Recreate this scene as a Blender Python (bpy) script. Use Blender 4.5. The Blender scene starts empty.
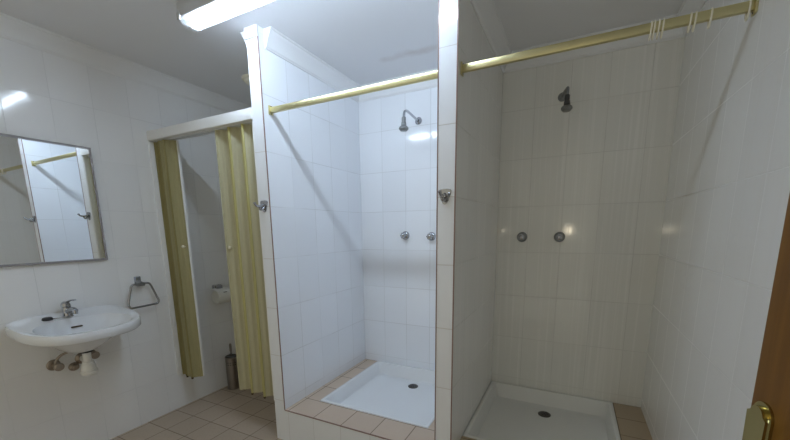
import bpy, bmesh, math, random
from mathutils import Vector, Matrix
random.seed(7)
PI = math.pi
SC = bpy.context.scene
COL = SC.collection

# ------------------------------------------------------------------ sizes (metres)
XL, P1A, P1B, P2A, P2B, XR = -2.082, -1.0928, -1.0093, 0.0, 0.0839, 1.0097
YB, YF, H, HC, ZC = 0.987, -1.90, 2.408, 2.313, 0.218
TW, TH, Z0 = 0.2, 0.3, 0.277            # wall tile and the height of its first joint

# ------------------------------------------------------------------ materials
def new_mat(name):
    m = bpy.data.materials.new(name); m.use_nodes = True
    nt = m.node_tree
    return m, nt, nt.nodes['Principled BSDF']

def plain(name, col, rough=.5, metal=0., spec=.5, noise=0., nscale=40., coat=0., bump=0.):
    m, nt, b = new_mat(name)
    b.inputs['Base Color'].default_value = (*col, 1)
    b.inputs['Roughness'].default_value = rough
    b.inputs['Metallic'].default_value = metal
    b.inputs['Specular IOR Level'].default_value = spec
    b.inputs['Coat Weight'].default_value = coat
    if noise or bump:
        tc = nt.nodes.new('ShaderNodeTexCoord')
        n = nt.nodes.new('ShaderNodeTexNoise'); n.inputs['Scale'].default_value = nscale
        n.inputs['Detail'].default_value = 5
        nt.links.new(tc.outputs['Object'], n.inputs['Vector'])
        if noise:
            mx = nt.nodes.new('ShaderNodeMix'); mx.data_type = 'RGBA'
            mx.inputs['A'].default_value = (*[c*(1-noise) for c in col], 1)
            mx.inputs['B'].default_value = (*[min(1, c*(1+noise)) for c in col], 1)
            nt.links.new(n.outputs['Fac'], mx.inputs['Factor'])
            nt.links.new(mx.outputs['Result'], b.inputs['Base Color'])
        if bump:
            bp = nt.nodes.new('ShaderNodeBump'); bp.inputs['Strength'].default_value = bump
            bp.inputs['Distance'].default_value = .002
            nt.links.new(n.outputs['Fac'], bp.inputs['Height'])
            nt.links.new(bp.outputs['Normal'], b.inputs['Normal'])
    return m

def tile_mat(name, ua, va, u0, v0, w, h, col, grout, gw=.003, rough=.1, var=.02, no_u=False,
             streak=0., scol=(.5, .5, .45), wav=.02, bumpd=.0012, gstreak=0.):
    """tiles laid on the world axes ua / va, joints at u0 + k*w and v0 + k*h"""
    m, nt, b = new_mat(name)
    N, L = nt.nodes.new, nt.links.new
    geo = N('ShaderNodeNewGeometry'); sep = N('ShaderNodeSeparateXYZ')
    L(geo.outputs['Position'], sep.inputs['Vector'])
    def mth(op, a, c=None):
        n = N('ShaderNodeMath'); n.operation = op
        for i, x in enumerate((a, c)):
            if x is None: continue
            if isinstance(x, (int, float)): n.inputs[i].default_value = x
            else: L(x, n.inputs[i])
        return n.outputs[0]
    def axis(a, o, s):
        t = mth('DIVIDE', mth('SUBTRACT', sep.outputs[a], o), s)
        idx = mth('FLOOR', t)
        fr = mth('FRACT', t)
        d = mth('MULTIPLY', mth('MINIMUM', fr, mth('SUBTRACT', 1., fr)), s)   # metres to the nearest joint
        return idx, d
    iu, du = axis(ua, u0, w); iv, dv = axis(va, v0, h)
    d = dv if no_u else mth('MINIMUM', du, dv)
    mask = N('ShaderNodeMapRange'); mask.inputs['From Min'].default_value = gw*.35
    mask.inputs['From Max'].default_value = gw*.75
    L(d, mask.inputs['Value'])
    comb = N('ShaderNodeCombineXYZ'); L(iu, comb.inputs[0]); L(iv, comb.inputs[1])
    wn = N('ShaderNodeTexWhiteNoise'); wn.noise_dimensions = '3D'; L(comb.outputs[0], wn.inputs['Vector'])
    tv = N('ShaderNodeMix'); tv.data_type = 'RGBA'
    tv.inputs['A'].default_value = (*[c*(1-var) for c in col], 1)
    tv.inputs['B'].default_value = (*[min(1, c*(1+var)) for c in col], 1)
    L(wn.outputs['Value'], tv.inputs['Factor'])
    src = tv.outputs['Result']
    rough_src = None
    if streak:
        mp = N('ShaderNodeMapping'); mp.inputs['Scale'].default_value = (62, 62, .8)
        L(geo.outputs['Position'], mp.inputs['Vector'])
        n = N('ShaderNodeTexNoise'); n.inputs['Scale'].default_value = 1.; n.inputs['Detail'].default_value = 5
        L(mp.outputs[0], n.inputs['Vector'])
        cr = N('ShaderNodeMapRange'); cr.inputs['From Min'].default_value = .52; cr.inputs['From Max'].default_value = .70
        cr.inputs['To Max'].default_value = streak
        L(n.outputs['Fac'], cr.inputs['Value'])
        sm = N('ShaderNodeMix'); sm.data_type = 'RGBA'; sm.inputs['B'].default_value = (*scol, 1)
        L(src, sm.inputs['A']); L(cr.outputs[0], sm.inputs['Factor'])
        src = sm.outputs['Result']
        rr = N('ShaderNodeMapRange'); rr.inputs['To Min'].default_value = rough; rr.inputs['To Max'].default_value = rough + .25
        L(cr.outputs[0], rr.inputs['Value']); rough_src = rr.outputs[0]
    gsrc = None
    if gstreak:   # joints clean in places and dirty in others
        gn = N('ShaderNodeTexNoise'); gn.inputs['Scale'].default_value = 3.
        L(geo.outputs['Position'], gn.inputs['Vector'])
        gm = N('ShaderNodeMix'); gm.data_type = 'RGBA'
        gr = N('ShaderNodeMapRange'); gr.inputs['From Min'].default_value = .4; gr.inputs['From Max'].default_value = .62
        L(gn.outputs['Fac'], gr.inputs['Value']); L(gr.outputs[0], gm.inputs['Factor'])
        gm.inputs['A'].default_value = (*grout, 1); gm.inputs['B'].default_value = (*[g + (c - g)*gstreak for g, c in zip(grout, col)], 1)
        gsrc = gm.outputs['Result']
    mx = N('ShaderNodeMix'); mx.data_type = 'RGBA'
    mx.inputs['A'].default_value = (*grout, 1)
    if gsrc: L(gsrc, mx.inputs['A'])
    L(mask.outputs[0], mx.inputs['Factor']); L(src, mx.inputs['B'])
    L(mx.outputs['Result'], b.inputs['Base Color'])
    rg = N('ShaderNodeMix'); rg.inputs['A'].default_value = .8; rg.inputs['B'].default_value = rough
    if rough_src: L(rough_src, rg.inputs['B'])
    L(mask.outputs[0], rg.inputs['Factor']); L(rg.outputs['Result'], b.inputs['Roughness'])
    # joints sink, glaze waves a little, and no two tiles lie quite in one plane
    nz = N('ShaderNodeTexNoise'); nz.inputs['Scale'].default_value = 9.; nz.inputs['Detail'].default_value = 1
    L(geo.outputs['Position'], nz.inputs['Vector'])
    hgt = mth('ADD', mth('MULTIPLY', mask.outputs[0], bumpd), mth('MULTIPLY', nz.outputs['Fac'], .0012*wav*20))
    bp = N('ShaderNodeBump'); bp.inputs['Strength'].default_value = .6; bp.inputs['Distance'].default_value = 1.
    L(hgt, bp.inputs['Height'])
    L(bp.outputs['Normal'], b.inputs['Normal'])
    b.inputs['Specular IOR Level'].default_value = .5
    return m

WHITE = (.82, .845, .88)  # bluish: the middle stall's cool light cast put into the tile colour
GR = (.60, .61, .62)
M = {}
M['tile_left'] = tile_mat('wall tile left', 'Y', 'Z', -.1, Z0, TW, TH, (.84, .85, .86), (.69, .70, .71), gstreak=.6)
M['tile_x'] = tile_mat('wall tile side', 'Y', 'Z', 0., Z0, TW, TH, WHITE, GR, gstreak=.6)
M['tile_x_right'] = tile_mat('wall tile right', 'Y', 'Z', 0., Z0, TW, TH, (.83, .835, .83), (.74, .74, .735), gw=.0022, streak=.25, scol=(.78, .765, .73), gstreak=.7)
M['tile_back'] = tile_mat('wall tile back', 'X', 'Z', P1B, Z0, TW, TH, WHITE, GR, gstreak=.5)
M['tile_back_right'] = tile_mat('wall tile back stained', 'X', 'Z', P2B, Z0, TW, TH, (.79, .79, .75), (.64, .635, .60), rough=.1, streak=.6, scol=(.90, .89, .86), gstreak=.4)  # streaks are stains; yellowish base takes in the stall's warm light cast
M['tile_x_stained'] = tile_mat('wall tile side stained', 'Y', 'Z', 0., Z0, TW, TH, (.82, .82, .80), (.46, .45, .42), streak=.5, scol=(.86, .85, .82), gstreak=.5)  # stain streaks over a base slightly tinted for the same warm cast
M['tile_pillar'] = tile_mat('wall tile pillar', 'X', 'Z', 5., Z0, TW, TH, WHITE, (.60, .585, .57), no_u=True)
M['tile_curb'] = tile_mat('wall tile curb', 'X', 'Z', -.783, Z0, TW, TH, WHITE, GR)
M['tile_front'] = tile_mat('wall tile front', 'X', 'Z', 0., Z0, TW, TH, WHITE, GR)
M['floor'] = tile_mat('floor tile', 'X', 'Y', -1.67, -.06, .1955, .1955, (.47, .385, .30), (.16, .12, .09), gw=.004, rough=.34, var=.06, streak=.25, scol=(.33, .26, .20))
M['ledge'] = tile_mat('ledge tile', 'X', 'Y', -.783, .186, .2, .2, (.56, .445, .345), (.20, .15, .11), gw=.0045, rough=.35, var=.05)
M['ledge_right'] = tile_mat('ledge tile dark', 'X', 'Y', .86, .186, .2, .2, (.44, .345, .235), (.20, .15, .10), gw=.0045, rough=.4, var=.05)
M['brown_trim'] = plain('brown edge trim', (.24, .145, .12), .45)
M['cornice'] = plain('plaster cornice', (.82, .83, .84), .6, bump=.1)
M['ceramic'] = plain('white ceramic', (.765, .785, .815), .07, coat=.3)
M['tray'] = plain('white enamel tray', (.80, .82, .84), .16)
M['chrome'] = plain('chrome', (.46, .47, .50), .12, 1., noise=.08)
M['steel'] = plain('brushed steel', (.30, .275, .25), .3, 1., noise=.1, nscale=80)
M['frame_metal'] = plain('mirror frame metal', (.34, .31, .30), .2, 1.)
M['drain_steel'] = plain('worn drain steel', (.13, .12, .115), .35, .9, noise=.2)
M['dull_chrome'] = plain('limescaled chrome', (.30, .31, .31), .36, .9, noise=.2)
M['tarnish'] = plain('tarnished chrome', (.36, .31, .26), .36, .9, noise=.3)
M['dark_metal'] = plain('dark metal', (.09, .09, .09), .4, .7)
M['gold'] = plain('gold anodised aluminium', (.62, .56, .31), .36, 1., noise=.05)
M['cream'] = plain('cream plastic', (.80, .76, .62), .4)
M['white_plastic'] = plain('white plastic', (.80, .80, .78), .35)
M['grey_plastic'] = plain('grey plastic', (.58, .60, .62), .45)
M['clear_plastic'] = None
M['black'] = plain('black rubber', (.02, .02, .022), .5)
M['brown_dark'] = plain('dark brown cap', (.07, .045, .02), .5)
M['brass'] = plain('polished brass', (.44, .37, .15), .24, 1., noise=.1)
M['white_alu'] = plain('white painted aluminium', (.82, .83, .83), .35)
M['mirror'] = plain('mirror glass', (.86, .88, .88), .0, 1.)

def ceiling_mat():
    m, nt, b = new_mat('painted ceiling')
    N, L = nt.nodes.new, nt.links.new
    geo = N('ShaderNodeNewGeometry')
    # an old water stain over the middle shower
    sub = N('ShaderNodeVectorMath'); sub.operation = 'SUBTRACT'; sub.inputs[1].default_value = (-.42, .66, H)
    L(geo.outputs['Position'], sub.inputs[0])
    sc = N('ShaderNodeVectorMath'); sc.operation = 'MULTIPLY'; sc.inputs[1].default_value = (1.6, 8., 1.)
    L(sub.outputs[0], sc.inputs[0])
    ln = N('ShaderNodeVectorMath'); ln.operation = 'LENGTH'; L(sc.outputs[0], ln.inputs[0])
    nz = N('ShaderNodeTexNoise'); nz.inputs['Scale'].default_value = 7; nz.inputs['Detail'].default_value = 4
    L(geo.outputs['Position'], nz.inputs['Vector'])
    ad = N('ShaderNodeMath'); ad.operation = 'ADD'; L(ln.outputs['Value'], ad.inputs[0]); L(nz.outputs['Fac'], ad.inputs[1])
    mr = N('ShaderNodeMapRange'); mr.inputs['From Min'].default_value = .55; mr.inputs['From Max'].default_value = .95
    mr.inputs['To Min'].default_value = .45; mr.inputs['To Max'].default_value = 0
    L(ad.outputs[0], mr.inputs['Value'])
    mx = N('ShaderNodeMix'); mx.data_type = 'RGBA'
    mx.inputs['A'].default_value = (.80, .81, .835, 1); mx.inputs['B'].default_value = (.52, .46, .44, 1)
    L(mr.outputs[0], mx.inputs['Factor']); L(mx.outputs['Result'], b.inputs['Base Color'])
    b.inputs['Roughness'].default_value = .75
    bp = N('ShaderNodeBump'); bp.inputs['Strength'].default_value = .08; bp.inputs['Distance'].default_value = .003
    n2 = N('ShaderNodeTexNoise'); n2.inputs['Scale'].default_value = 60; L(geo.outputs['Position'], n2.inputs['Vector'])
    L(n2.outputs['Fac'], bp.inputs['Height']); L(bp.outputs['Normal'], b.inputs['Normal'])
    return m
M['ceiling'] = ceiling_mat()

def wood_mat():
    m, nt, b = new_mat('varnished wood')
    N, L = nt.nodes.new, nt.links.new
    tc = N('ShaderNodeTexCoord'); mp = N('ShaderNodeMapping'); mp.inputs['Scale'].default_value = (30, 30, 1.2)
    L(tc.outputs['Object'], mp.inputs['Vector'])
    n = N('ShaderNodeTexNoise'); n.inputs['Scale'].default_value = 1.5; n.inputs['Detail'].default_value = 7
    n.inputs['Roughness'].default_value = .65; L(mp.outputs[0], n.inputs['Vector'])
    cr = N('ShaderNodeValToRGB')
    cr.color_ramp.elements[0].position = .3; cr.color_ramp.elements[0].color = (.105, .043, .006, 1)
    cr.color_ramp.elements[1].position = .72; cr.color_ramp.elements[1].color = (.20, .092, .014, 1)
    L(n.outputs['Fac'], cr.inputs['Fac']); L(cr.outputs[0], b.inputs['Base Color'])
    b.inputs['Roughness'].default_value = .42; b.inputs['Specular IOR Level'].default_value = .2
    return m
M['wood'] = wood_mat()

def vinyl_mat(name, col, tr, rough, see=.22):
    m, nt, b = new_mat(name)
    N, L = nt.nodes.new, nt.links.new
    b.inputs['Roughness'].default_value = rough
    tc = N('ShaderNodeTexCoord'); mp = N('ShaderNodeMapping'); mp.inputs['Scale'].default_value = (50, 50, 1.)
    L(tc.outputs['Object'], mp.inputs['Vector'])
    n = N('ShaderNodeTexNoise'); n.inputs['Scale'].default_value = 2; n.inputs['Detail'].default_value = 4; L(mp.outputs[0], n.inputs['Vector'])
    mx = N('ShaderNodeMix'); mx.data_type = 'RGBA'
    mx.inputs['A'].default_value = (*[c*.85 for c in col], 1); mx.inputs['B'].default_value = (*[min(1, c*1.12) for c in col], 1)
    L(n.outputs['Fac'], mx.inputs['Factor']); L(mx.outputs['Result'], b.inputs['Base Color'])
    t = N('ShaderNodeBsdfTranslucent'); L(mx.outputs['Result'], t.inputs['Color'])
    ms = N('ShaderNodeMixShader'); ms.inputs[0].default_value = tr
    L(b.outputs[0], ms.inputs[1]); L(t.outputs[0], ms.inputs[2])
    tp = N('ShaderNodeBsdfTransparent'); tp.inputs['Color'].default_value = (.95, .92, .74, 1)
    m3 = N('ShaderNodeMixShader'); m3.inputs[0].default_value = see
    L(ms.outputs[0], m3.inputs[1]); L(tp.outputs[0], m3.inputs[2])
    L(m3.outputs[0], nt.nodes['Material Output'].inputs['Surface'])
    return m
M['vinyl'] = vinyl_mat('olive vinyl panel', (.78, .75, .56), .5, .28)
M['vinyl_rib'] = vinyl_mat('yellow vinyl rib', (.78, .74, .38), .5, .25)
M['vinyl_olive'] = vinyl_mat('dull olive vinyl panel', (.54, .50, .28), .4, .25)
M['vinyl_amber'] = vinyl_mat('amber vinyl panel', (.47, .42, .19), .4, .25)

def diffuser_mat():
    m, nt, b = new_mat('clear ribbed acrylic')
    N, L = nt.nodes.new, nt.links.new
    b.inputs['Base Color'].default_value = (.9, .92, .94, 1); b.inputs['Roughness'].default_value = .25
    tp = N('ShaderNodeBsdfTransparent'); tl = N('ShaderNodeBsdfTranslucent'); tl.inputs['Color'].default_value = (.93, .95, .97, 1)
    m1 = N('ShaderNodeMixShader'); m1.inputs[0].default_value = .5
    L(b.outputs[0], m1.inputs[1]); L(tl.outputs[0], m1.inputs[2])
    m2 = N('ShaderNodeMixShader'); m2.inputs[0].default_value = .14
    L(tp.outputs[0], m2.inputs[1]); L(m1.outputs[0], m2.inputs[2])
    geo = N('ShaderNodeNewGeometry')
    wv = N('ShaderNodeTexWave'); wv.bands_direction = 'X'; wv.inputs['Scale'].default_value = 30
    L(geo.outputs['Position'], wv.inputs['Vector'])
    bp = N('ShaderNodeBump'); bp.inputs['Strength'].default_value = .4; bp.inputs['Distance'].default_value = .002
    L(wv.outputs['Fac'], bp.inputs['Height']); L(bp.outputs['Normal'], b.inputs['Normal'])
    L(m2.outputs[0], nt.nodes['Material Output'].inputs['Surface'])
    return m
M['diffuser'] = diffuser_mat()

def tube_mat(strength):
    m, nt, b = new_mat('lit fluorescent tube')
    b.inputs['Base Color'].default_value = (.9, .9, .9, 1)
    b.inputs['Emission Color'].default_value = (.69, .83, 1.0, 1)
    b.inputs['Emission Strength'].default_value = strength
    return m
M['tube'] = tube_mat(64.)

# ------------------------------------------------------------------ mesh helpers
def BM(): return bmesh.new()

def add_box(bm, x0, x1, y0, y1, z0, z1, bev=0., seg=2, mat=0):
    r = bmesh.ops.create_cube(bm, size=1.)
    vs = r['verts']
    for v in vs:
        v.co = Vector((x0 + (v.co.x + .5)*(x1 - x0), y0 + (v.co.y + .5)*(y1 - y0), z0 + (v.co.z + .5)*(z1 - z0)))
    if bev:
        es = list({e for v in vs for e in v.link_edges})
        bmesh.ops.bevel(bm, geom=es, offset=bev, segments=seg, affect='EDGES', profile=.5)
    return vs

def frame_of(d):
    d = d.normalized()
    a = Vector((0, 0, 1)) if abs(d.z) < .9 else Vector((1, 0, 0))
    u = d.cross(a).normalized(); v = d.cross(u).normalized()
    return u, v

def add_tube(bm, pts, r, seg=12, closed=False, cap=True, flat=None):
    """a round bar along pts; r is one radius or one for each point"""
    pts = [Vector(p) for p in pts]; n = len(pts)
    rs = r if isinstance(r, (list, tuple)) else [r]*n
    rings = []; u = None
    for i, p in enumerate(pts):
        a = pts[(i-1) % n] if (closed or i) else p
        b = pts[(i+1) % n] if (closed or i < n-1) else p
        d = (b - a).normalized()
        if u is None: u, v = frame_of(d)
        else:
            u = (u - d*u.dot(d)).normalized()
        v = d.cross(u).normalized()
        ring = []
        for k in range(seg):
            t = 2*PI*k/seg
            ring.append(bm.verts.new(p + u*(math.cos(t)*rs[i]) + v*(math.sin(t)*rs[i]*(flat or 1))))
        rings.append(ring)
    m = n if closed else n-1
    for i in range(m):
        A, B = rings[i], rings[(i+1) % n]
        for k in range(seg):
            bm.faces.new((A[k], A[(k+1) % seg], B[(k+1) % seg], B[k]))
    if cap and not closed:
        bm.faces.new(rings[0][::-1]); bm.faces.new(rings[-1])

def add_lathe(bm, prof, origin, axis, seg=28):
    """prof = [(radius, distance along axis)]"""
    o = Vector(origin); d = Vector(axis).normalized(); u, v = frame_of(d)
    rings = []
    for r, h in prof:
        if r < 1e-6: rings.append([bm.verts.new(o + d*h)])
        else: rings.append([bm.verts.new(o + d*h + u*(r*math.cos(2*PI*k/seg)) + v*(r*math.sin(2*PI*k/seg))) for k in range(seg)])
    for A, B in zip(rings, rings[1:]):
        for k in range(seg):
            a, b_ = A[k % len(A)], A[(k+1) % len(A)]; c, e = B[(k+1) % len(B)], B[k % len(B)]
            q = []
            for w in (a, b_, c, e):
                if w not in q: q.append(w)
            if len(q) > 2: bm.faces.new(q)
    if len(rings[0]) > 2: bm.faces.new(rings[0][::-1])
    if len(rings[-1]) > 2: bm.faces.new(rings[-1])

def add_loops(bm, loops, cap_first=True, cap_last=True, closed=True):
    rings = [[bm.verts.new(p) for p in lp] for lp in loops]
    for A, B in zip(rings, rings[1:]):
        n = len(A)
        for k in range(n if closed else n-1):
            bm.faces.new((A[k], A[(k+1) % n], B[(k+1) % n], B[k]))
    if cap_first: bm.faces.new(rings[0][::-1])
    if cap_last: bm.faces.new(rings[-1])

def add_prism(bm, outline, d):
    """outline: 3D points in one plane, pushed along the vector d"""
    d = Vector(d)
    a = [bm.verts.new(Vector(p)) for p in outline]; b = [bm.verts.new(Vector(p) + d) for p in outline]
    n = len(a)
    bm.faces.new(a[::-1]); bm.faces.new(b)
    for k in range(n): bm.faces.new((a[k], a[(k+1) % n], b[(k+1) % n], b[k]))

def smooth_path(pts, n=8):
    """Catmull-Rom through pts"""
    P = [Vector(p) for p in pts]; P = [P[0]*2 - P[1]] + P + [P[-1]*2 - P[-2]]
    out = []
    for i in range(1, len(P)-2):
        a, b, c, d = P[i-1:i+3]
        for k in range(n):
            t = k/n
            out.append(.5*((2*b) + (c-a)*t + (2*a-5*b+4*c-d)*t*t + (3*b-a-3*c+d)*t**3))
    out.append(P[-2]); return out

def root_of(o):
    while o.parent: o = o.parent
    return o

def obj(name, bm, mat, parent=None, loc=None, sharp=35, label=None):
    bmesh.ops.recalc_face_normals(bm, faces=bm.faces)
    off = Vector(loc) if loc is not None else (root_of(parent).location.copy() if parent else Vector((0, 0, 0)))
    for v in bm.verts: v.co -= off
    me = bpy.data.meshes.new(name); bm.to_mesh(me); bm.free()
    for m in (mat if isinstance(mat, (list, tuple)) else [mat]): me.materials.append(M[m] if isinstance(m, str) else m)
    me.shade_smooth(); me.set_sharp_from_angle(angle=math.radians(sharp))
    o = bpy.data.objects.new(name, me); COL.objects.link(o)
    if parent: o.parent = parent
    elif loc is not None: o.location = off
    if label: o['label'] = label
    return o

def tag(o, label, cat, group=None, kind=None):
    o['label'] = label; o['category'] = cat
    if group: o['group'] = group
    if kind: o['kind'] = kind
    return o

def thing(name, label, cat, loc, group=None):
    o = bpy.data.objects.new(name, None); COL.objects.link(o)
    o.empty_display_size = .05; o.location = loc
    return tag(o, label, cat, group)

def struct(name, bm, mat, label, cat):
    o = obj(name, bm, mat); return tag(o, label, cat, kind='structure')

def set_faces(o, fn):
    for p in o.data.polygons: p.material_index = fn(p.normal, p.center)

def dup(root, loc, label, group=None):
    r = root.copy(); COL.objects.link(r); r.location = loc; r['label'] = label
    if group: r['group'] = group
    def rec(src, dst):
        for ch in list(src.children):
            c = ch.copy(); COL.objects.link(c); c.parent = dst; rec(ch, c)
    rec(root, r)
    return r

# ------------------------------------------------------------------ the room
b = BM(); add_box(b, XL-.1, XR+.1, YF-.1, YB+.1, -.1, 0)
struct('floor', b, 'floor', 'beige square tiled washroom floor with dark joints', 'floor')
b = BM(); add_box(b, XL-.1, XR+.1, YF-.1, YB+.1, H, H+.1)
struct('ceiling', b, 'ceiling', 'painted pale grey ceiling with a faint brown stain', 'ceiling')
b = BM(); add_box(b, XL-.1, XL, YF-.1, YB+.1, 0, H)
struct('wall_left', b, 'tile_left', 'white tiled wall behind the washbasin and mirror', 'wall')
b = BM(); add_box(b, XR, XR+.1, YF-.1, YB+.1, 0, H)
struct('wall_right', b, 'tile_x_right', 'white tiled wall on the right beside the wooden door', 'wall')
b = BM(); add_box(b, XL, P2A+.04, YB, YB+.1, 0, H); add_box(b, P2A+.04, XR, YB, YB+.1, 0, H)
o = struct('wall_back', b, ['tile_back', 'tile_back_right'], 'white tiled back wall of the shower stalls', 'wall')
set_faces(o, lambda n, c: 1 if c.x > P2A + .05 else 0)
b = BM()
b = BM(); add_box(b, P1A, P1B, 0, YB, 0, H)
o = struct('wall_partition_left', b, ['tile_x', 'tile_pillar'], 'white tiled partition between the toilet cubicle and the middle shower', 'wall')
set_faces(o, lambda n, c: 1 if abs(n.y) > .5 else 0)
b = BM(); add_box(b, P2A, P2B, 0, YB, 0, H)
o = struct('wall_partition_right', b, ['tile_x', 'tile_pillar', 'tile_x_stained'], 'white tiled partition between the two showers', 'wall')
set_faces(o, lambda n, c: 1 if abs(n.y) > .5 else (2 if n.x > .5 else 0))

# shower ledges: tiled kerb round each sunk tray
T1 = (-.886, -.112, .190, YB-.002); T2 = (P2B+.002, .858, .205, YB-.002)
b = BM()
add_box(b, P1B, P2A, 0, T1[2], 0, ZC); add_box(b, P1B, T1[0], T1[2], YB, 0, ZC); add_box(b, T1[1], P2A, T1[2], YB, 0, ZC)
add_box(b, T1[0], T1[1], T1[2], YB, 0, .10)
o = struct('floor_ledge_middle', b, ['ledge', 'tile_curb'], 'beige tiled kerb round the middle shower tray', 'shower kerb')
set_faces(o, lambda n, c: 0 if n.z > .5 else 1)
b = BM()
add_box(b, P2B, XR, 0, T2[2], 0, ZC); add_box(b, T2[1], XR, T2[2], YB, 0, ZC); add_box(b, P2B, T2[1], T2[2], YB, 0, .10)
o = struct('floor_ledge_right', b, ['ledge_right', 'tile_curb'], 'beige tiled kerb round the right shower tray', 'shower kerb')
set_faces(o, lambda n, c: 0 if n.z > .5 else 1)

# plaster cornice
PROF = [(0, -.095), (.006, -.095), (.009, -.088), (.013, -.085), (.017, -.072), (.024, -.055), (.034, -.036), (.044, -.022),
        (.047, -.017), (.047, -.010), (.053, -.007), (.055, 0), (0, 0)]
def cornice(name, path, inward, label):
    """path: plan points along the wall; inward: the side of each stretch that faces the room"""
    bm = BM(); loops = []
    n = len(path)
    for i, (x, y) in enumerate(path):
        ns = []
        if i > 0: ns.append(Vector(inward[i-1]))
        if i < n-1: ns.append(Vector(inward[i]))
        m = ns[0].copy() if len(ns) == 1 else ns[0] + ns[1]
        loops.append([(x + m.x*d, y + m.y*d, H + z) for d, z in PROF])
    add_loops(bm, loops)
    return struct(name, bm, 'cornice', label, 'cornice')
cornice('trim_1', [(XL, YF), (XL, YB), (P1A, YB), (P1A, .012)], [(1, 0), (0, -1), (-1, 0)], 'moulded plaster cornice above the washbasin wall')
cornice('trim_2', [(P1B, .045), (P1B, YB), (P2A, YB), (P2A, .045)], [(1, 0), (0, -1), (-1, 0)], 'moulded plaster cornice inside the middle shower')
cornice('trim_3', [(P2B, .045), (P2B, YB), (XR, YB), (XR, YF)], [(1, 0), (0, -1), (-1, 0)], 'moulded plaster cornice inside the right shower')
b = BM(); add_box(b, P1A-.004, P1B+.004, -.010, .0, 2.352, H, .003)
struct('trim_4', b, 'cornice', 'plaster cap at the top of the left pillar', 'trim')
# brown edge strips
b = BM(); add_box(b, P1B-.0035, P1B+.0015, -.0015, .003, ZC, H)
struct('trim_5', b, 'brown_trim', 'thin brown edge strip on the left pillar', 'trim')
b = BM(); add_box(b, P1B, P2A, -.0015, .004, ZC-.004, ZC+.0012)
struct('trim_6', b, 'brown_trim', 'thin brown edge strip along the middle shower kerb', 'trim')
b = BM(); add_box(b, P2A-.0015, P2A+.0035, -.0015, .003, 0, H)
struct('trim_7', b, 'brown_trim', 'thin brown edge strip on the left edge of the right pillar', 'trim')
b = BM(); add_box(b, P2B-.0035, P2B+.0015, -.0015, .003, 0, H)
struct('trim_8', b, 'brown_trim', 'thin brown edge strip on the right edge of the right pillar', 'trim')

# ------------------------------------------------------------------ shower trays
def rrect(x0, x1, y0, y1, r, z, n=5):
    out = []
    for cx, cy, a0 in ((x1-r, y1-r, 0), (x0+r, y1-r, PI/2), (x0+r, y0+r, PI), (x1-r, y0+r, 3*PI/2)):
        for k in range(n+1):
            a = a0 + PI/2*k/n
            out.append(Vector((cx + r*math.cos(a), cy + r*math.sin(a), z)))
    return out

def make_tray(T, label, drain, mat):
    x0, x1, y0, y1 = T
    e = .001
    x0 += e; x1 -= e; y0 += e
    t = thing('shower_tray', label, 'shower tray', ((x0+x1)/2, (y0+y1)/2, .10), 'shower trays')
    zt, zb = ZC + .006, .122
    bm = BM()
    def L(i, z, r): return rrect(x0+i, x1-i, y0+i, y1-i, r, z)
    lp = [L(.0, .100, .012), L(.0, zt-.005, .012), L(.0015, zt-.0015, .012), L(.005, zt, .012), L(.018, zt, .014), L(.022, zt-.002, .018),
          L(.025, zt-.008, .02), L(.036, zb+.018, .03), L(.042, zb+.006, .035), L(.055, zb, .04)]
    # floor falls a little towards the outlet
    cx, cy = drain
    last = lp[-1]
    for f, dz in ((.6, -.003), (.3, -.006), (.075, -.009)):
        lp.append([Vector((cx + (p.x-cx)*f, cy + (p.y-cy)*f, zb + dz)) for p in last])
    add_loops(bm, lp)
    obj('basin', bm, mat, t)
    bm = BM()
    add_lathe(bm, [(.0, .004), (.030, .004), (.036, .003), (.040, .0), (.040, -.006)], (cx, cy, zb-.006), (0, 0, 1))
    d = obj('drain', bm, 'drain_steel', t, label='round steel drain cover')
    bm = BM()
    for k in range(6):
        a = k*PI/3
        add_lathe(bm, [(0, .0008), (.006, .0008), (.006, -.001)], (cx + .019*math.cos(a), cy + .019*math.sin(a), zb-.002), (0, 0, 1), 10)
    add_lathe(bm, [(0, .0012), (.006, .0008), (.006, -.001)], (cx, cy, zb-.002), (0, 0, 1), 10)
    obj('drain_hole', bm, 'black', d)
    return t
def tray_mat2():
    m, nt, b = new_mat('textured enamel tray')
    N, L = nt.nodes.new, nt.links.new
    b.inputs['Base Color'].default_value = (.74, .75, .735, 1); b.inputs['Roughness'].default_value = .2
    geo = N('ShaderNodeNewGeometry'); v = N('ShaderNodeTexVoronoi'); v.inputs['Scale'].default_value = 55
    v.inputs['Randomness'].default_value = .3
    L(geo.outputs['Position'], v.inputs['Vector'])
    bp = N('ShaderNodeBump'); bp.inputs['Strength'].default_value = .35; bp.inputs['Distance'].default_value = .003
    L(v.outputs['Distance'], bp.inputs['Height']); L(bp.outputs['Normal'], b.inputs['Normal'])
    return m
M['tray2'] = tray_mat2()
make_tray(T1, 'white square shower tray sunk in the beige ledge of the brighter middle stall', (-.4975, .862), 'tray')
make_tray(T2, 'white shower tray with a textured floor in the dim right stall', (.465, .842), 'tray2')

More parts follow.
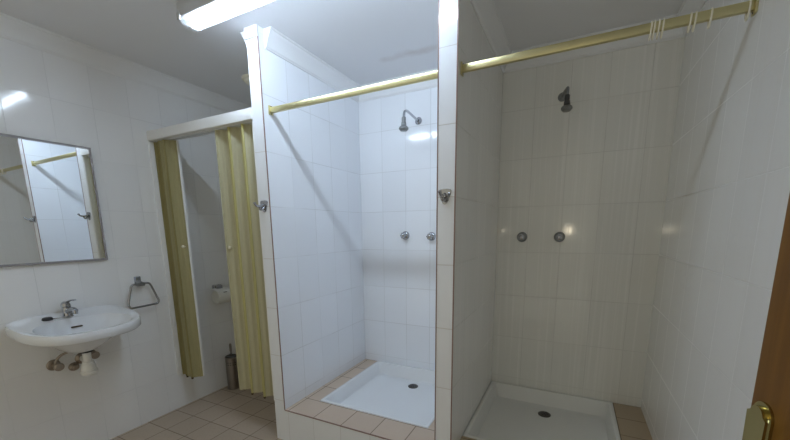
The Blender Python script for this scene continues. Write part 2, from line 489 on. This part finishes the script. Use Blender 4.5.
# ------------------------------------------------------------------ shower rods
def make_rod(x0, x1, y, z, label):
    t = thing('shower_rod', label, 'curtain rod', ((x0+x1)/2, y, z), 'gold shower rods')
    bm = BM(); add_box(bm, x0+.004, x1-.004, y-.009, y+.009, z-.0145, z+.0145, .0025)
    obj('rail', bm, 'gold', t)
    for s, x in ((1, x0), (-1, x1)):
        bm = BM()
        xa, xb = (x, x+.007) if s > 0 else (x-.007, x)
        add_box(bm, xa, xb, y-.016, y+.016, z-.024, z+.024, .002)
        f = obj('flange', bm, 'gold', t)
        for dz in (-.0195, .0195):
            bm = BM(); add_lathe(bm, [(.0, .0018), (.0025, .0012), (.0032, 0)], (x+.007*s, y, z+dz), (s, 0, 0), 10)
            obj('screw', bm, 'dark_metal', f)
    return t
RY, RZ = .0547, 2.0025
make_rod(P1B, P2A, RY, RZ, 'pale gold square curtain rod across the middle shower')
make_rod(P2B, XR, RY, RZ, 'pale gold square curtain rod across the right shower, with cream rings on it')

# cream curtain rings left on the right rod
def ring_mesh(bm, x, y, z, tilt):
    pts = []
    for k in range(24):
        a = 2*PI*k/24
        yy, zz = .0125*math.cos(a), .0275*math.sin(a)
        pts.append((x + tilt*zz, y + yy, z + zz))
    add_tube(bm, pts, .0026, 8, closed=True)
rx = [.743, .7515, .764, .7755, .848, .8605, .900, .991]
rl = ['first cream ring from the left in the bunch of four on the gold rod', 'second cream ring from the left in the bunch of four on the gold rod',
      'third cream ring from the left in the bunch of four on the gold rod', 'fourth cream ring, rightmost in the bunch of four on the gold rod',
      'left cream ring of the pair hanging on the gold rod', 'right cream ring of the pair hanging on the gold rod',
      'single cream ring hanging alone on the gold rod', 'cream ring at the end of the gold rod by the right wall']
ring0 = None
for x, l in zip(rx, rl):
    loc = (x, RY, RZ - .009)
    if ring0 is None:
        bm = BM(); ring_mesh(bm, x, RY, RZ - .009, .06)
        ring0 = tag(obj('curtain_ring', bm, 'cream', loc=loc), l, 'curtain ring', 'cream rings on the right shower rod')
    else:
        dup(ring0, loc, l)

# ------------------------------------------------------------------ shower heads
def make_head(x, z, pts, headpt, hd, label, mats, rs):
    t = thing('overhead_shower', label, 'shower head', (x, YB, z), 'wall shower heads')
    bm = BM(); add_lathe(bm, [(.026, 0), (.026, .003), (.022, .008), (.016, .012), (.012, .016), (.0, .016)], (x, YB, z), (0, -1, 0))
    obj('flange', bm, mats[0], t)
    bm = BM(); add_tube(bm, smooth_path(pts, 6), .0085, 14)
    obj('arm', bm, mats[0], t)
    bm = BM(); add_lathe(bm, [(r*rs, h) for r, h in ((.0, -.012), (.011, -.012), (.013, -.006), (.013, .006), (.0135, .010), (.0125, .012), (.0125, .018), (.014, .020), (.016, .034), (.016, .040), (.012, .044))], headpt, hd)
    n = obj('swivel', bm, mats[1], t)
    bm = BM(); add_lathe(bm, [(r*rs, h) for r, h in ((.011, .042), (.018, .045), (.0265, .052), (.029, .058), (.029, .064), (.026, .068), (.021, .074), (.019, .0755), (.0, .0755))], headpt, hd)
    obj('rose', bm, mats[2], t)
    return t
hp = (-.503, .735, 2.060)
make_head(-.503, 2.110, [(-.503, YB-.01, 2.110), (-.503, YB-.10, 2.117), (-.503, .805, 2.123), (-.503, .765, 2.118), (-.503, .741, 2.098), hp], hp, (0, -.05, -1),
          'chrome shower head on a bent arm in the bright middle stall', ('chrome', 'dull_chrome', 'dull_chrome'), 1.1)
hp = (.471, .845, 2.068)
make_head(.440, 2.116, [(.440, YB-.01, 2.116), (.449, YB-.045, 2.122), (.463, .90, 2.128), (.470, .865, 2.122), (.471, .847, 2.10), hp], hp, (.02, -.03, -1),
          'dull limescaled shower head on a short arm in the dim right stall', ('dull_chrome', 'dark_metal', 'dull_chrome'), 1.05)

# shower valves
def make_valve(x, z, label, kind):
    t = thing('shower_valve', label, 'shower valve', (x, YB, z), 'wall shower valves')
    bm = BM()
    add_lathe(bm, [(.033, 0), (.033, .003), (.030, .009), (.022, .014), (.014, .016), (.014, .03), (0, .03)], (x, YB, z), (0, -1, 0))
    obj('escutcheon', bm, 'dull_chrome' if kind else 'chrome', t)
    bm = BM()
    if kind:
        add_lathe(bm, [(.010, .026), (.018, .028), (.021, .034), (.021, .046), (.018, .053), (.010, .057), (0, .058)], (x, YB, z), (0, -1, 0))
    else:
        # lobed cross-top knob
        prof = [(.014, .026), (.021, .029), (.022, .034), (.022, .050), (.018, .054), (.017, .058), (0, .058)]
        loops = []
        for r, h in prof[:-1]:
            loops.append([Vector((x + r*(1 + .09*math.cos(6*a))*math.cos(a), YB - h, z + r*(1 + .09*math.cos(6*a))*math.sin(a))) for a in [2*PI*k/48 for k in range(48)]])
        add_loops(bm, loops)
    k = obj('knob', bm, 'chrome', t)
    bm = BM(); add_lathe(bm, [(.0115, .056), (.0115, .060), (.008, .062), (0, .0625)], (x, YB, z), (0, -1, 0))
    obj('knob_cap', bm, 'chrome', k)
    return t
make_valve(-.612, 1.292, 'left chrome shower valve knob in the bright middle stall', 0)
make_valve(-.397, 1.284, 'right chrome shower valve knob in the middle stall, beside the pillar edge', 0)
make_valve(.249, 1.279, 'left round chrome shower valve on the dim right stall wall', 1)
make_valve(.477, 1.279, 'right round chrome shower valve on the dim right stall wall', 1)

# robe hooks on the pillars
def make_hook(x, z, label):
    t = thing('robe_hook', label, 'robe hook', (x, 0, z), 'chrome pillar hooks')
    bm = BM()
    out = [(-.029, .020), (-.024, .0275), (-.010, .029), (.010, .029), (.024, .0275), (.029, .020), (.026, .006), (.017, -.020), (.010, -.034), (0, -.038), (-.010, -.034), (-.017, -.020), (-.026, .006)]
    add_prism(bm, [(x + a, 0, z + c) for a, c in out], (0, -.006, 0))
    bmesh.ops.bevel(bm, geom=[e for e in bm.edges if all(v.co.y < -.005 for v in e.verts)], offset=.003, segments=2, affect='EDGES')
    obj('back_plate', bm, 'chrome', t)
    bm = BM()
    add_tube(bm, smooth_path([(x, -.003, z+.004), (x, -.025, z-.003), (x, -.048, z-.005), (x, -.064, z+.000), (x, -.070, z+.009)], 5), [.009]*6 + [.0065]*8 + [.006]*7, 12)
    add_lathe(bm, [(0, 0), (.0075, .002), (.0085, .007), (.006, .011), (0, .012)], (x, -.0695, z+.005), (0, -.3, 1), 14)
    obj('prong', bm, 'chrome', t)
    bm = BM()
    add_tube(bm, smooth_path([(x, -.003, z-.012), (x, -.024, z-.022), (x, -.034, z-.020), (x, -.038, z-.010)], 5), [.0085]*5 + [.007]*11, 12)
    obj('lower_prong', bm, 'chrome', t)
    return t
make_hook(-1.052, 1.483, 'chrome robe hook on the left pillar beside the folding door')
make_hook(.038, 1.483, 'chrome robe hook on the pillar between the two showers')

# ------------------------------------------------------------------ fluorescent light
LX0, LX1, LY = -1.20, .045, -.260
t = thing('ceiling_light', 'lit fluorescent batten light on the ceiling in front of the showers', 'ceiling light', ((LX0+LX1)/2, LY, H))
bm = BM(); add_box(bm, LX0, LX1, LY-.052, LY+.052, H-.066, H, .008)
obj('housing', bm, 'grey_plastic', t)
bm = BM()
hw_, zt_, dp = .048, H-.066, .034
prof = [(-hw_, zt_), (-hw_, zt_-.008), (-hw_+.005, zt_-.019), (-hw_+.016, zt_-.029), (-hw_+.032, zt_-dp), (hw_-.032, zt_-dp), (hw_-.016, zt_-.029), (hw_-.005, zt_-.019), (hw_, zt_-.008), (hw_, zt_)]
loops = []
for x, s in ((LX0+.004, .80), (LX0+.010, .93), (LX0+.022, 1.), (LX1-.022, 1.), (LX1-.010, .93), (LX1-.004, .80)):
    loops.append([Vector((x, LY + a*s, zt_ - (zt_-c)*s)) for a, c in prof])
add_loops(bm, loops, closed=False)
obj('diffuser', bm, 'diffuser', t, label='clear ribbed light cover')
bm = BM(); add_tube(bm, [(LX0+.045, LY, H-.079), (LX1-.045, LY, H-.079)], .016, 16)
obj('tube', bm, 'tube', t, label='glowing white fluorescent tube')
for x in (LX0+.022, LX1-.042):
    bm = BM(); add_box(bm, x, x+.022, LY-.016, LY+.016, H-.096, H-.060, .003)
    obj('lamp_holder', bm, 'white_plastic', t)
for x in (LX0+.004, LX0+.42, LX1-.44, LX1-.03):
    for s in (-1, 1):
        bm = BM()
        y0, y1 = (LY - .058, LY - .049) if s < 0 else (LY + .049, LY + .058)
        add_box(bm, x, x+.022, y0, y1, H-.080, H-.044, .003)
        obj('clip', bm, 'grey_plastic', t)

# round ceiling fitting in the cubicle
cx, cy = -1.555, .475
t = thing('ceiling_fitting', 'small round cream fitting on the ceiling behind the left pillar', 'ceiling fitting', (cx, cy, H))
bm = BM(); add_lathe(bm, [(.085, 0), (.085, .008), (.078, .014), (.0, .014)], (cx, cy, H), (0, 0, -1), 32)
obj('base', bm, 'cream', t)
bm = BM(); add_lathe(bm, [(.070, .013), (.068, .024), (.056, .036), (.034, .043), (.0, .045)], (cx, cy, H), (0, 0, -1), 32)
obj('dome', bm, 'cream', t)

# ------------------------------------------------------------------ folding doors of the cubicle
HZ0, HZ1 = 1.954, 2.0146
bm = BM(); add_box(bm, XL, P1A, -.010, .085, HZ0, HZ1, .003)
t = thing('door_rail', 'white boxed top rail carrying the yellow folding doors', 'door rail', ((XL+P1A)/2, .02, HZ0))
obj('fascia', bm, 'white_alu', t)
bm = BM(); add_box(bm, XL+.02, P1A-.01, .028, .052, HZ0-.006, HZ0+.002)
obj('track', bm, 'grey_plastic', t)

def panel(bm, p, q, z0, z1, th=.005, wav=.0025):
    """one slightly ribbed leaf of vinyl between two plan points"""
    p = Vector((*p, 0)); q = Vector((*q, 0)); d = (q - p); ln = d.length; d.normalize(); n = Vector((-d.y, d.x, 0))
    front, back = [], []
    K = 10
    for k in range(K+1):
        u = k/K; o_ = wav*math.cos(u*PI*4)
        front.append(p + d*(ln*u) + n*(th/2 + o_)); back.append(p + d*(ln*u) + n*(-th/2 + o_))
    ring = front + back[::-1]
    add_loops(bm, [[Vector((v.x, v.y, z0)) for v in ring], [Vector((v.x, v.y, z1)) for v in ring]])

def folding_door(label, pts, z0, post, wallpost, knobx, panel_mats, rib_mats, base):
    z1 = HZ0 - .007
    pts = [(x, y + .020) for x, y in pts]; knobx = (knobx[0], knobx[1] + .020)
    t = thing('folding_door', label, 'folding door', (*base, z0), 'folding cubicle doors')
    for i in range(len(pts)-1):
        bm = BM(); panel(bm, pts[i], pts[i+1], z0, z1)
        obj('panel', bm, panel_mats[i % len(panel_mats)], t)
    for i, p in enumerate(pts[1:-1]):
        bm = BM(); add_tube(bm, [(p[0], p[1], z0-.002), (p[0], p[1], z1)], .0085 if rib_mats[i % len(rib_mats)] == 'vinyl_rib' else .006, 12)
        r = obj('hinge_rib', bm, rib_mats[i % len(rib_mats)], t)
        bm = BM(); add_lathe(bm, [(0, -.012), (.007, -.010), (.0088, 0), (.0088, .004), (0, .004)], (p[0], p[1], z0-.002), (0, 0, 1), 12)
        obj('end_cap', bm, 'brown_dark', r)
    bm = BM(); add_box(bm, post-.005, post+.005, pts[-1][1]-.008, pts[-1][1]+.008, z0, z1, .003)
    lp = obj('lead_post', bm, panel_mats[0] if rib_mats[0] == 'vinyl_rib' else 'white_alu', t)
    bm = BM(); add_box(bm, *wallpost, z0, z1, .002)
    obj('wall_post', bm, 'white_alu', t)
    bm = BM()
    kx, ky = knobx
    add_lathe(bm, [(.004, 0), (.004, .006), (.009, .010), (.0105, .016), (.008, .021), (0, .0225)], (kx, ky, 1.238), (0, -1, 0), 18)
    obj('knob', bm, 'cream', t)
    return t
DZ0 = .262
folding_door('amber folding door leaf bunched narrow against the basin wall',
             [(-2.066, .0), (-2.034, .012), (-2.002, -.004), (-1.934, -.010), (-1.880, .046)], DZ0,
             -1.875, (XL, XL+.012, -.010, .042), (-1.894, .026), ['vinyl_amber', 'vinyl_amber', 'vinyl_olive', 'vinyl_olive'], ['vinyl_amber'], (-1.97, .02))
folding_door('olive yellow folding door leaf part drawn from the left pillar',
             [(-1.106, .022), (-1.142, .046), (-1.196, -.004), (-1.256, .046), (-1.314, .0), (-1.371, .046), (-1.426, .0)], DZ0,
             -1.426, (P1A-.010, P1A, .002, .042), (-1.402, .014), ['vinyl'], ['vinyl_rib'], (-1.25, .02))

# ------------------------------------------------------------------ mirror
MY0, MY1, MZ0, MZ1 = -.872, -.352, 1.172, 1.842
t = thing('wall_mirror', 'rectangular chrome framed mirror on the tiled wall above the washbasin', 'mirror', (XL, (MY0+MY1)/2, MZ0))
bm = BM(); add_box(bm, XL, XL+.011, MY0+.004, MY1-.004, MZ0+.004, MZ1-.004)
for v in bm.verts:                         # the glass leans a touch in its frame
    if v.co.x > XL + .005 and v.co.y > (MY0 + MY1)/2: v.co.x += .0045
obj('glass', bm, 'mirror', t)
bm = BM(); fw = .012
def frame_loop(i, x): return [Vector((x, MY0+i, MZ0+i)), Vector((x, MY1-i, MZ0+i)), Vector((x, MY1-i, MZ1-i)), Vector((x, MY0+i, MZ1-i))]
lp = [frame_loop(0, XL), frame_loop(0, XL+.017), frame_loop(.003, XL+.021), frame_loop(fw*.55, XL+.0205), frame_loop(fw*.6, XL+.0185), frame_loop(fw, XL+.0175), frame_loop(fw, XL)]
add_loops(bm, lp, False, False)
obj('frame', bm, 'frame_metal', t, sharp=20)

# ------------------------------------------------------------------ washbasin
BY, BHW, BD, BZ = -.603, .268, .425, .866
def outline(f, z, cxo=.15, grow=0.):
    out = []
    n = 64
    for k in range(n):
        a = 2*PI*k/n
        s, c = math.sin(a), math.cos(a)
        if c >= 0:
            e = 2/2.6
            x = cxo + (BD - cxo)*abs(c)**e; y = BHW*math.copysign(abs(s)**e, s)
        else:
            e = 2/7
            x = cxo - cxo*abs(c)**e; y = BHW*(1-.10*abs(c)**3)*math.copysign(abs(s)**e, s)
        out.append((x, y))
    return [Vector((XL + max(.0, cxo*(1-f)*.9 + x*f if f < 1 else x), BY + y*f, z)) for x, y in out]
def ell(cx, rx_, ry_, z, p=2.3):
    out = []
    for k in range(64):
        a = 2*PI*k/64; s, c = math.sin(a), math.cos(a)
        out.append(Vector((XL + cx + rx_*math.copysign(abs(c)**(2/p), c), BY + ry_*math.copysign(abs(s)**(2/p), s), z)))
    return out
t = thing('washbasin', 'white ceramic wall hung washbasin on the left wall below the mirror', 'washbasin', (XL, BY, .69))
bm = BM()
lp = [ell(.150, .040, .040, .672), ell(.150, .060, .065, .678), ell(.155, .090, .105, .705), ell(.165, .125, .150, .745), ell(.185, .165, .20, .785),
      outline(.93, .812), outline(.975, .814), outline(1., .822), outline(1., .850), outline(.993, .858), outline(.98, BZ), outline(.95, BZ)]
for L_ in lp[9:]:                          # the back of the deck rises a little to the wall
    for v in L_:
        k = max(0., 1 - (v.x - XL)/.05)
        v.z += .016*k*k
lp += [ell(.245, .150, .215, BZ-.004), ell(.244, .142, .207, BZ-.035), ell(.240, .132, .193, .812), ell(.230, .108, .16, .775), ell(.21, .085, .115, .752), ell(.19, .035, .04, .742), ell(.19, .02, .02, .740)]
for L_ in lp[5:13]:                        # the rim falls towards the front
    for v in L_: v.z += .010 - .045*(v.x - XL)/BD
add_loops(bm, lp)
obj('bowl', bm, 'ceramic', t, sharp=50)
bm = BM(); add_lathe(bm, [(0, .002), (.018, .002), (.022, 0), (.022, -.004)], (XL+.19, BY, .742), (0, 0, 1))
obj('waste', bm, 'chrome', t)
bm = BM()
add_box(bm, XL+.100, XL+.118, BY-.022, BY+.030, .806, .8145, .003)
obj('overflow_slot', bm, 'brown_dark', t, label='dark overflow slot')

# mixer tap
TX, TY, TZ = XL+.060, -.612, BZ+.003
t = thing('mixer_tap', 'chrome single lever mixer tap on the washbasin deck', 'tap', (TX, TY, TZ))
bm = BM(); add_lathe(bm, [(.027, 0), (.027, .004), (.0235, .008), (.0225, .02), (.0215, .045), (.021, .056), (.0, .058)], (TX, TY, TZ-.001), (.0, .0, 1.))
obj('body', bm, 'chrome', t)
bm = BM(); pp = smooth_path([(TX+.005, TY, TZ+.028), (TX+.045, TY, TZ+.042), (TX+.085, TY, TZ+.048), (TX+.103, TY, TZ+.042)], 5)
add_tube(bm, pp, [.0165]*5 + [.0145]*5 + [.013]*6, 16)
add_tube(bm, [(TX+.097, TY, TZ+.046), (TX+.097, TY, TZ+.024)], .0115, 14)
obj('spout', bm, 'chrome', t)
bm = BM()
add_lathe(bm, [(.021, .056), (.0225, .060), (.022, .070), (.017, .082), (.008, .088), (0, .089)], (TX, TY, TZ-.001), (-.08, 0, 1.))
pp = smooth_path([(TX-.006, TY, TZ+.076), (TX+.03, TY+.002, TZ+.090), (TX+.07, TY+.004, TZ+.100), (TX+.105, TY+.006, TZ+.103)], 5)
add_tube(bm, pp, [.012]*4 + [.0095]*6 + [.0085]*5 + [.006], 14, flat=.5)
obj('lever', bm, 'chrome', t)

# plug and chain on the deck
PX, PY = XL+.070, -.705
t = thing('basin_plug', 'black rubber basin plug lying on the basin deck by the tap', 'plug', (PX, PY, BZ+.002))
bm = BM(); add_lathe(bm, [(0, .0), (.022, .0), (.024, .004), (.022, .012), (.018, .016), (0, .017)], (PX, PY, BZ+.002), (0, 0, 1), 24)
obj('stopper', bm, 'black', t)
bm = BM(); 
for k in range(16):
    u = k/15
    bmesh.ops.create_uvsphere(bm, u_segments=6, v_segments=5, radius=.0028, matrix=Matrix.Translation((PX + .006*math.sin(u*PI), PY + .023 + u*.046, BZ + .0055)))
obj('chain', bm, 'steel', t)

# trap below the basin
AX, AY = XL+.150, -.592
t = thing('basin_trap', 'white plastic bottle trap under the washbasin', 'trap', (AX, AY, .50))
bm = BM(); add_lathe(bm, [(0, .674), (.034, .674), (.036, .668), (.034, .662), (.03, .660), (0, .660)], (AX, AY, 0), (0, 0, 1))
obj('washer', bm, 'black', t, label='black rubber washer')
bm = BM(); add_lathe(bm, [(0, .662), (.020, .662), (.020, .585), (.0, .585)], (AX, AY, 0), (0, 0, 1))
obj('tailpiece', bm, 'white_plastic', t)
bm = BM(); add_lathe(bm, [(0, .606), (.024, .606), (.027, .602), (.027, .594), (.031, .590), (.034, .576), (.036, .552), (.041, .550), (.042, .537), (.038, .529), (.030, .523), (0, .519)], (AX, AY, 0), (0, 0, 1))
obj('bottle', bm, 'white_plastic', t)
bm = BM(); add_tube(bm, [(AX, AY, .590), (AX-.06, AY+.015, .590), (XL+.01, AY+.03, .590)], .016, 14)
obj('outlet_pipe', bm, 'white_plastic', t)
bm = BM(); add_lathe(bm, [(.036, 0), (.036, .003), (.026, .012), (.017, .014), (.017, 0)], (XL, AY+.032, .590), (1, 0, 0))
obj('wall_flange', bm, 'tarnish', t, label='tarnished wall flange')

def make_angle_valve(y, z, label, hose):
    t = thing('angle_valve', label, 'valve', (XL, y, z), 'valves below the washbasin')
    bm = BM(); add_lathe(bm, [(.032, 0), (.032, .003), (.026, .010), (.014, .013), (.014, .013), (0, .013)], (XL, y, z), (1, 0, 0))
    obj('rosette', bm, 'tarnish', t)
    bm = BM(); add_tube(bm, [(XL+.008, y, z), (XL+.06, y, z)], .0125, 14); add_tube(bm, [(XL+.045, y, z), (XL+.045, y, z+.034)], .010, 12)
    obj('body', bm, 'tarnish', t)
    bm = BM(); add_lathe(bm, [(.010, .056), (.019, .058), (.023, .064), (.023, .076), (.018, .082), (0, .083)], (XL, y, z), (1, 0, 0))
    obj('handle', bm, 'tarnish', t)
    bm = BM(); pp = smooth_path([(XL+.045, y, z+.025)] + hose, 8)
    add_tube(bm, pp, .0072, 12)
    h = obj('hose', bm, 'tarnish', t)
    return t
make_angle_valve(-.695, .592, 'left tarnished angle valve under the basin with an arched braided hose',
                 [(XL+.048, -.688, .634), (XL+.052, -.668, .652), (XL+.064, -.636, .664), (XL+.085, -.598, .672), (XL+.10, -.575, .690)])
make_angle_valve(-.522, .605, 'right tarnished angle valve under the basin behind the white trap',
                 [(XL+.045, -.524, .645), (XL+.05, -.530, .680), (XL+.075, -.555, .712), (XL+.09, -.575, .728)])
bm = BM()
add_lathe(bm, [(.026, 0), (.026, .003), (.021, .011), (.016, .014), (.016, .030), (.012, .034), (.0, .036)], (XL, -.606, .550), (1, 0, 0))
o = obj('pipe_cap', bm, 'tarnish', loc=(XL, -.606, .550)); tag(o, 'small tarnished pipe cap on the wall left of the white trap', 'pipe cap')

# ------------------------------------------------------------------ towel ring
t = thing('towel_ring', 'chrome trapezoid towel ring on the wall right of the basin', 'towel ring', (XL, -.195, 1.01))
bm = BM(); add_box(bm, XL, XL+.010, -.216, -.176, .984, 1.046, .004)
obj('back_plate', bm, 'chrome', t)
bm = BM(); add_tube(bm, [(XL+.005, -.196, 1.008), (XL+.045, -.196, 1.002)], [.015, .012], 14)
add_box(bm, XL+.026, XL+.047, -.221, -.171, .982, 1.006, .005)
obj('bracket', bm, 'dull_chrome', t)
bm = BM()
co = [(-.252, .998), (-.138, .998), (-.096, .866), (-.105, .846), (-.278, .842), (-.290, .866)]
pts = []
for i, (y, z) in enumerate(co):           # rounded corners
    p, c, n = Vector(co[i-1]), Vector((y, z)), Vector(co[(i+1) % len(co)])
    r = .020 if i < 2 else .009
    a = c + (p-c).normalized()*r; d = c + (n-c).normalized()*r
    for k in range(6):
        u = k/5; q = a*(1-u)**2 + c*2*u*(1-u) + d*u*u
        pts.append((XL + .034 + (.998 - q.y)*.05, q.x, q.y))
add_tube(bm, pts, .0068, 12, closed=True)
obj('ring', bm, 'chrome', t)

# ------------------------------------------------------------------ toilet roll holder
t = thing('toilet_roll_holder', 'white covered toilet roll holder on the wall inside the cubicle', 'toilet roll holder', (XL, .395, .83))
bm = BM(); add_box(bm, XL, XL+.030, .352, .424, .862, .906, .006)
add_box(bm, XL+.026, XL+.052, .362, .414, .872, .902, .005)
obj('bracket', bm, 'chrome', t)
bm = BM(); add_tube(bm, [(XL+.058, .333, .812), (XL+.058, .447, .812)], .050, 28)
obj('paper_roll', bm, 'white_plastic', t)
bm = BM()
prof = []
for k in range(13):
    a = math.radians(100 - k*155/12)
    prof.append((.066*math.cos(a), .064*math.sin(a)))
prof = [(-.030, .068)] + prof
outer = [Vector((XL+.058+a, 0, .812+c)) for a, c in prof]; inner = [Vector((XL+.058+a*.94, 0, .812+c*.94)) for a, c in prof]
ring = outer + inner[::-1]
add_loops(bm, [[Vector((v.x, .318, v.z)) for v in ring], [Vector((v.x, .322, v.z)) for v in ring], [Vector((v.x, .458, v.z)) for v in ring], [Vector((v.x, .462, v.z)) for v in ring]])
c = obj('cover', bm, 'white_plastic', t)
bm = BM(); add_box(bm, XL+.104, XL+.116, .372, .404, .848, .853, .002)
obj('cover_emblem', bm, 'dark_metal', c)

# ------------------------------------------------------------------ toilet brush
BX_, BY_ = -2.000, .408
t = thing('toilet_brush', 'steel toilet brush holder on the cubicle floor with the brush inside', 'toilet brush', (BX_, BY_, 0))
bm = BM(); add_lathe(bm, [(0, 0), (.052, 0), (.054, .003), (.054, .008), (.051, .010), (.051, .272), (.0525, .274), (.0525, .282), (.049, .284), (.047, .280), (.047, .03), (0, .03)], (BX_, BY_, 0), (0, 0, 1), 32)
h = obj('holder', bm, 'steel', t)
bm = BM()
vd = Vector((.554-BX_, -1.533-BY_, 0)).normalized(); an0 = math.atan2(vd.y, vd.x)
for k in range(8):
    for dz in (.222, .240):
        a = -1.3 + k*2*PI/16*1.0
        d = Vector((math.cos(a), math.sin(a), 0))
        add_lathe(bm, [(0, .0012), (.0042, .0008), (.0042, -.002)], Vector((BX_, BY_, dz)) + d*.051, d, 10)
obj('vent_hole', bm, 'black', h)
bm = BM(); add_lathe(bm, [(0, .292), (.046, .290), (.049, .286), (.046, .282), (0, .282)], (BX_, BY_, 0), (0, 0, 1), 28)
obj('lid', bm, 'dark_metal', t)
bm = BM(); add_lathe(bm, [(0, .06), (.006, .06), (.006, .325), (.0095, .335), (.0105, .375), (.010, .392), (.006, .398), (0, .399)], (BX_-.001, BY_, 0), (0, 0, 1), 16)
obj('handle', bm, 'steel', t)
bm = BM(); add_lathe(bm, [(0, .035), (.03, .04), (.036, .06), (.036, .10), (.03, .12), (0, .125)], (BX_-.001, BY_, 0), (0, 0, 1), 20)
obj('bristles', bm, 'white_plastic', t)

# ------------------------------------------------------------------ wooden room door, swung open
E0 = Vector((.7635, -.980)); E1 = Vector((.862, -1.782))     # free edge / hinge edge of the face towards the room
d = (E1 - E0).normalized(); n = Vector((-d.y, d.x))          # n points to the right wall
if n.x < 0: n = -n
def dp_(a, o_, z): q = E0 + d*a + n*o_; return Vector((q.x, q.y, z))
def dbox(bm, a0, a1, o0, o1, z0, z1, bev=0.):
    vs = add_box(bm, a0, a1, o0, o1, z0, z1, bev)
    return bm
def place(bm):
    for v in bm.verts:
        q = E0 + d*v.co.x + n*v.co.y; v.co = Vector((q.x, q.y, v.co.z))
LN = (E1 - E0).length
root = bpy.data.objects.new('door_1', None)
bm = BM(); dbox(bm, 0, LN, 0, .038, .008, 2.035, .002); place(bm)
dr = obj('door_1', bm, 'wood', loc=(E0.x, E0.y, .0)); bpy.data.objects.remove(root)
tag(dr, 'varnished orange brown wooden door standing open at the right edge', 'door', kind='structure')
HZ = 1.031
bm = BM()
out = []
for k in range(13):
    a = PI*k/12; out.append((.0275 + .0170*math.cos(a), HZ + .090 + .0170*math.sin(a)))
out += [(.0105, HZ-.11), (.0445, HZ-.11)]
def plate(bm, scale, o0, o1):
    add_prism(bm, [(a, o0, z) for a, z in out], (0, o1-o0, 0))
plate(bm, 1., 0., -.008)
bmesh.ops.bevel(bm, geom=[e for e in bm.edges if all(abs(v.co.y+.008) < 1e-5 for v in e.verts)], offset=.005, segments=4, affect='EDGES')
place(bm)
hp_ = obj('handle_plate', bm, 'brass', dr, label='polished brass handle plate with rounded top')
bm = BM()
add_lathe(bm, [(.019, 0), (.019, .006), (.013, .010), (.0105, .014), (.0105, .048), (0, .048)], (.026, -.008, HZ-.01), (0, -1, 0), 18)
add_tube(bm, smooth_path([(.022, -.050, HZ-.01), (.045, -.054, HZ-.01), (.09, -.054, HZ-.012), (.145, -.050, HZ-.016)], 5), [.0105]*6 + [.009]*10, 14)
place(bm); obj('lever', bm, 'brass', hp_)
bm = BM(); dbox(bm, -.0012, .001, .007, .031, HZ-.12, HZ+.12); place(bm)
obj('latch_plate', bm, 'brass', dr)
b = BM(); add_box(b, .895, XR, YF+.02, YF+.14, 0, H)
struct('wall_front', b, 'tile_front', 'short tiled wall return that carries the wooden door', 'wall')
b = BM(); add_box(b, .862, .905, YF+.01, YF+.15, 0, 2.10, .003)
struct('trim_9', b, 'wood', 'wooden door jamb at the right wall', 'trim')

# ------------------------------------------------------------------ lights
w = bpy.data.worlds.new('ambient_fill'); SC.world = w; w.use_nodes = True
bg = w.node_tree.nodes['Background']; bg.inputs[0].default_value = (1., .95, .77, 1); bg.inputs[1].default_value = .42  # added warm ambient fill, let in where the front wall is left open

ld = bpy.data.lights.new('phone_lamp', 'SPOT'); ld.energy = 1.7; ld.color = (1., .86, .62); ld.shadow_soft_size = .012
ld.spot_size = math.radians(120); ld.spot_blend = .6
lo = bpy.data.objects.new('phone_lamp', ld); COL.objects.link(lo)
lo.location = (.50, -1.52, 1.30)
lo.rotation_euler = Vector((-.05, 1, -.1)).to_track_quat('-Z', 'Y').to_euler()

# ------------------------------------------------------------------ camera
cd = bpy.data.cameras.new('camera'); co_ = bpy.data.objects.new('camera', cd); COL.objects.link(co_)
yaw, pitch, roll, F, PY_ = -.4651, -.1781, -.0122, 351.79, 292.74
fwd = Vector((math.sin(yaw)*math.cos(pitch), math.cos(yaw)*math.cos(pitch), math.sin(pitch)))
r0 = Vector((math.cos(yaw), -math.sin(yaw), 0)); u0 = r0.cross(fwd)
r = r0*math.cos(roll) + u0*math.sin(roll); u = -r0*math.sin(roll) + u0*math.cos(roll)
mt = Matrix((r, u, -fwd)).transposed().to_4x4(); mt.translation = Vector((.554, -1.5332, 1.3395))
co_.matrix_world = mt
cd.sensor_fit = 'HORIZONTAL'; cd.sensor_width = 36.; cd.lens = F/790*36.
cd.shift_y = (PY_ - 220)/790; cd.clip_start = .02
SC.camera = co_
vs = SC.view_settings
vs.view_transform = 'Standard'; vs.look = 'None'; vs.gamma = 1.; vs.use_curve_mapping = False
vs.exposure = .24
SC.cycles.max_bounces = 24; SC.cycles.diffuse_bounces = 16; SC.cycles.glossy_bounces = 8
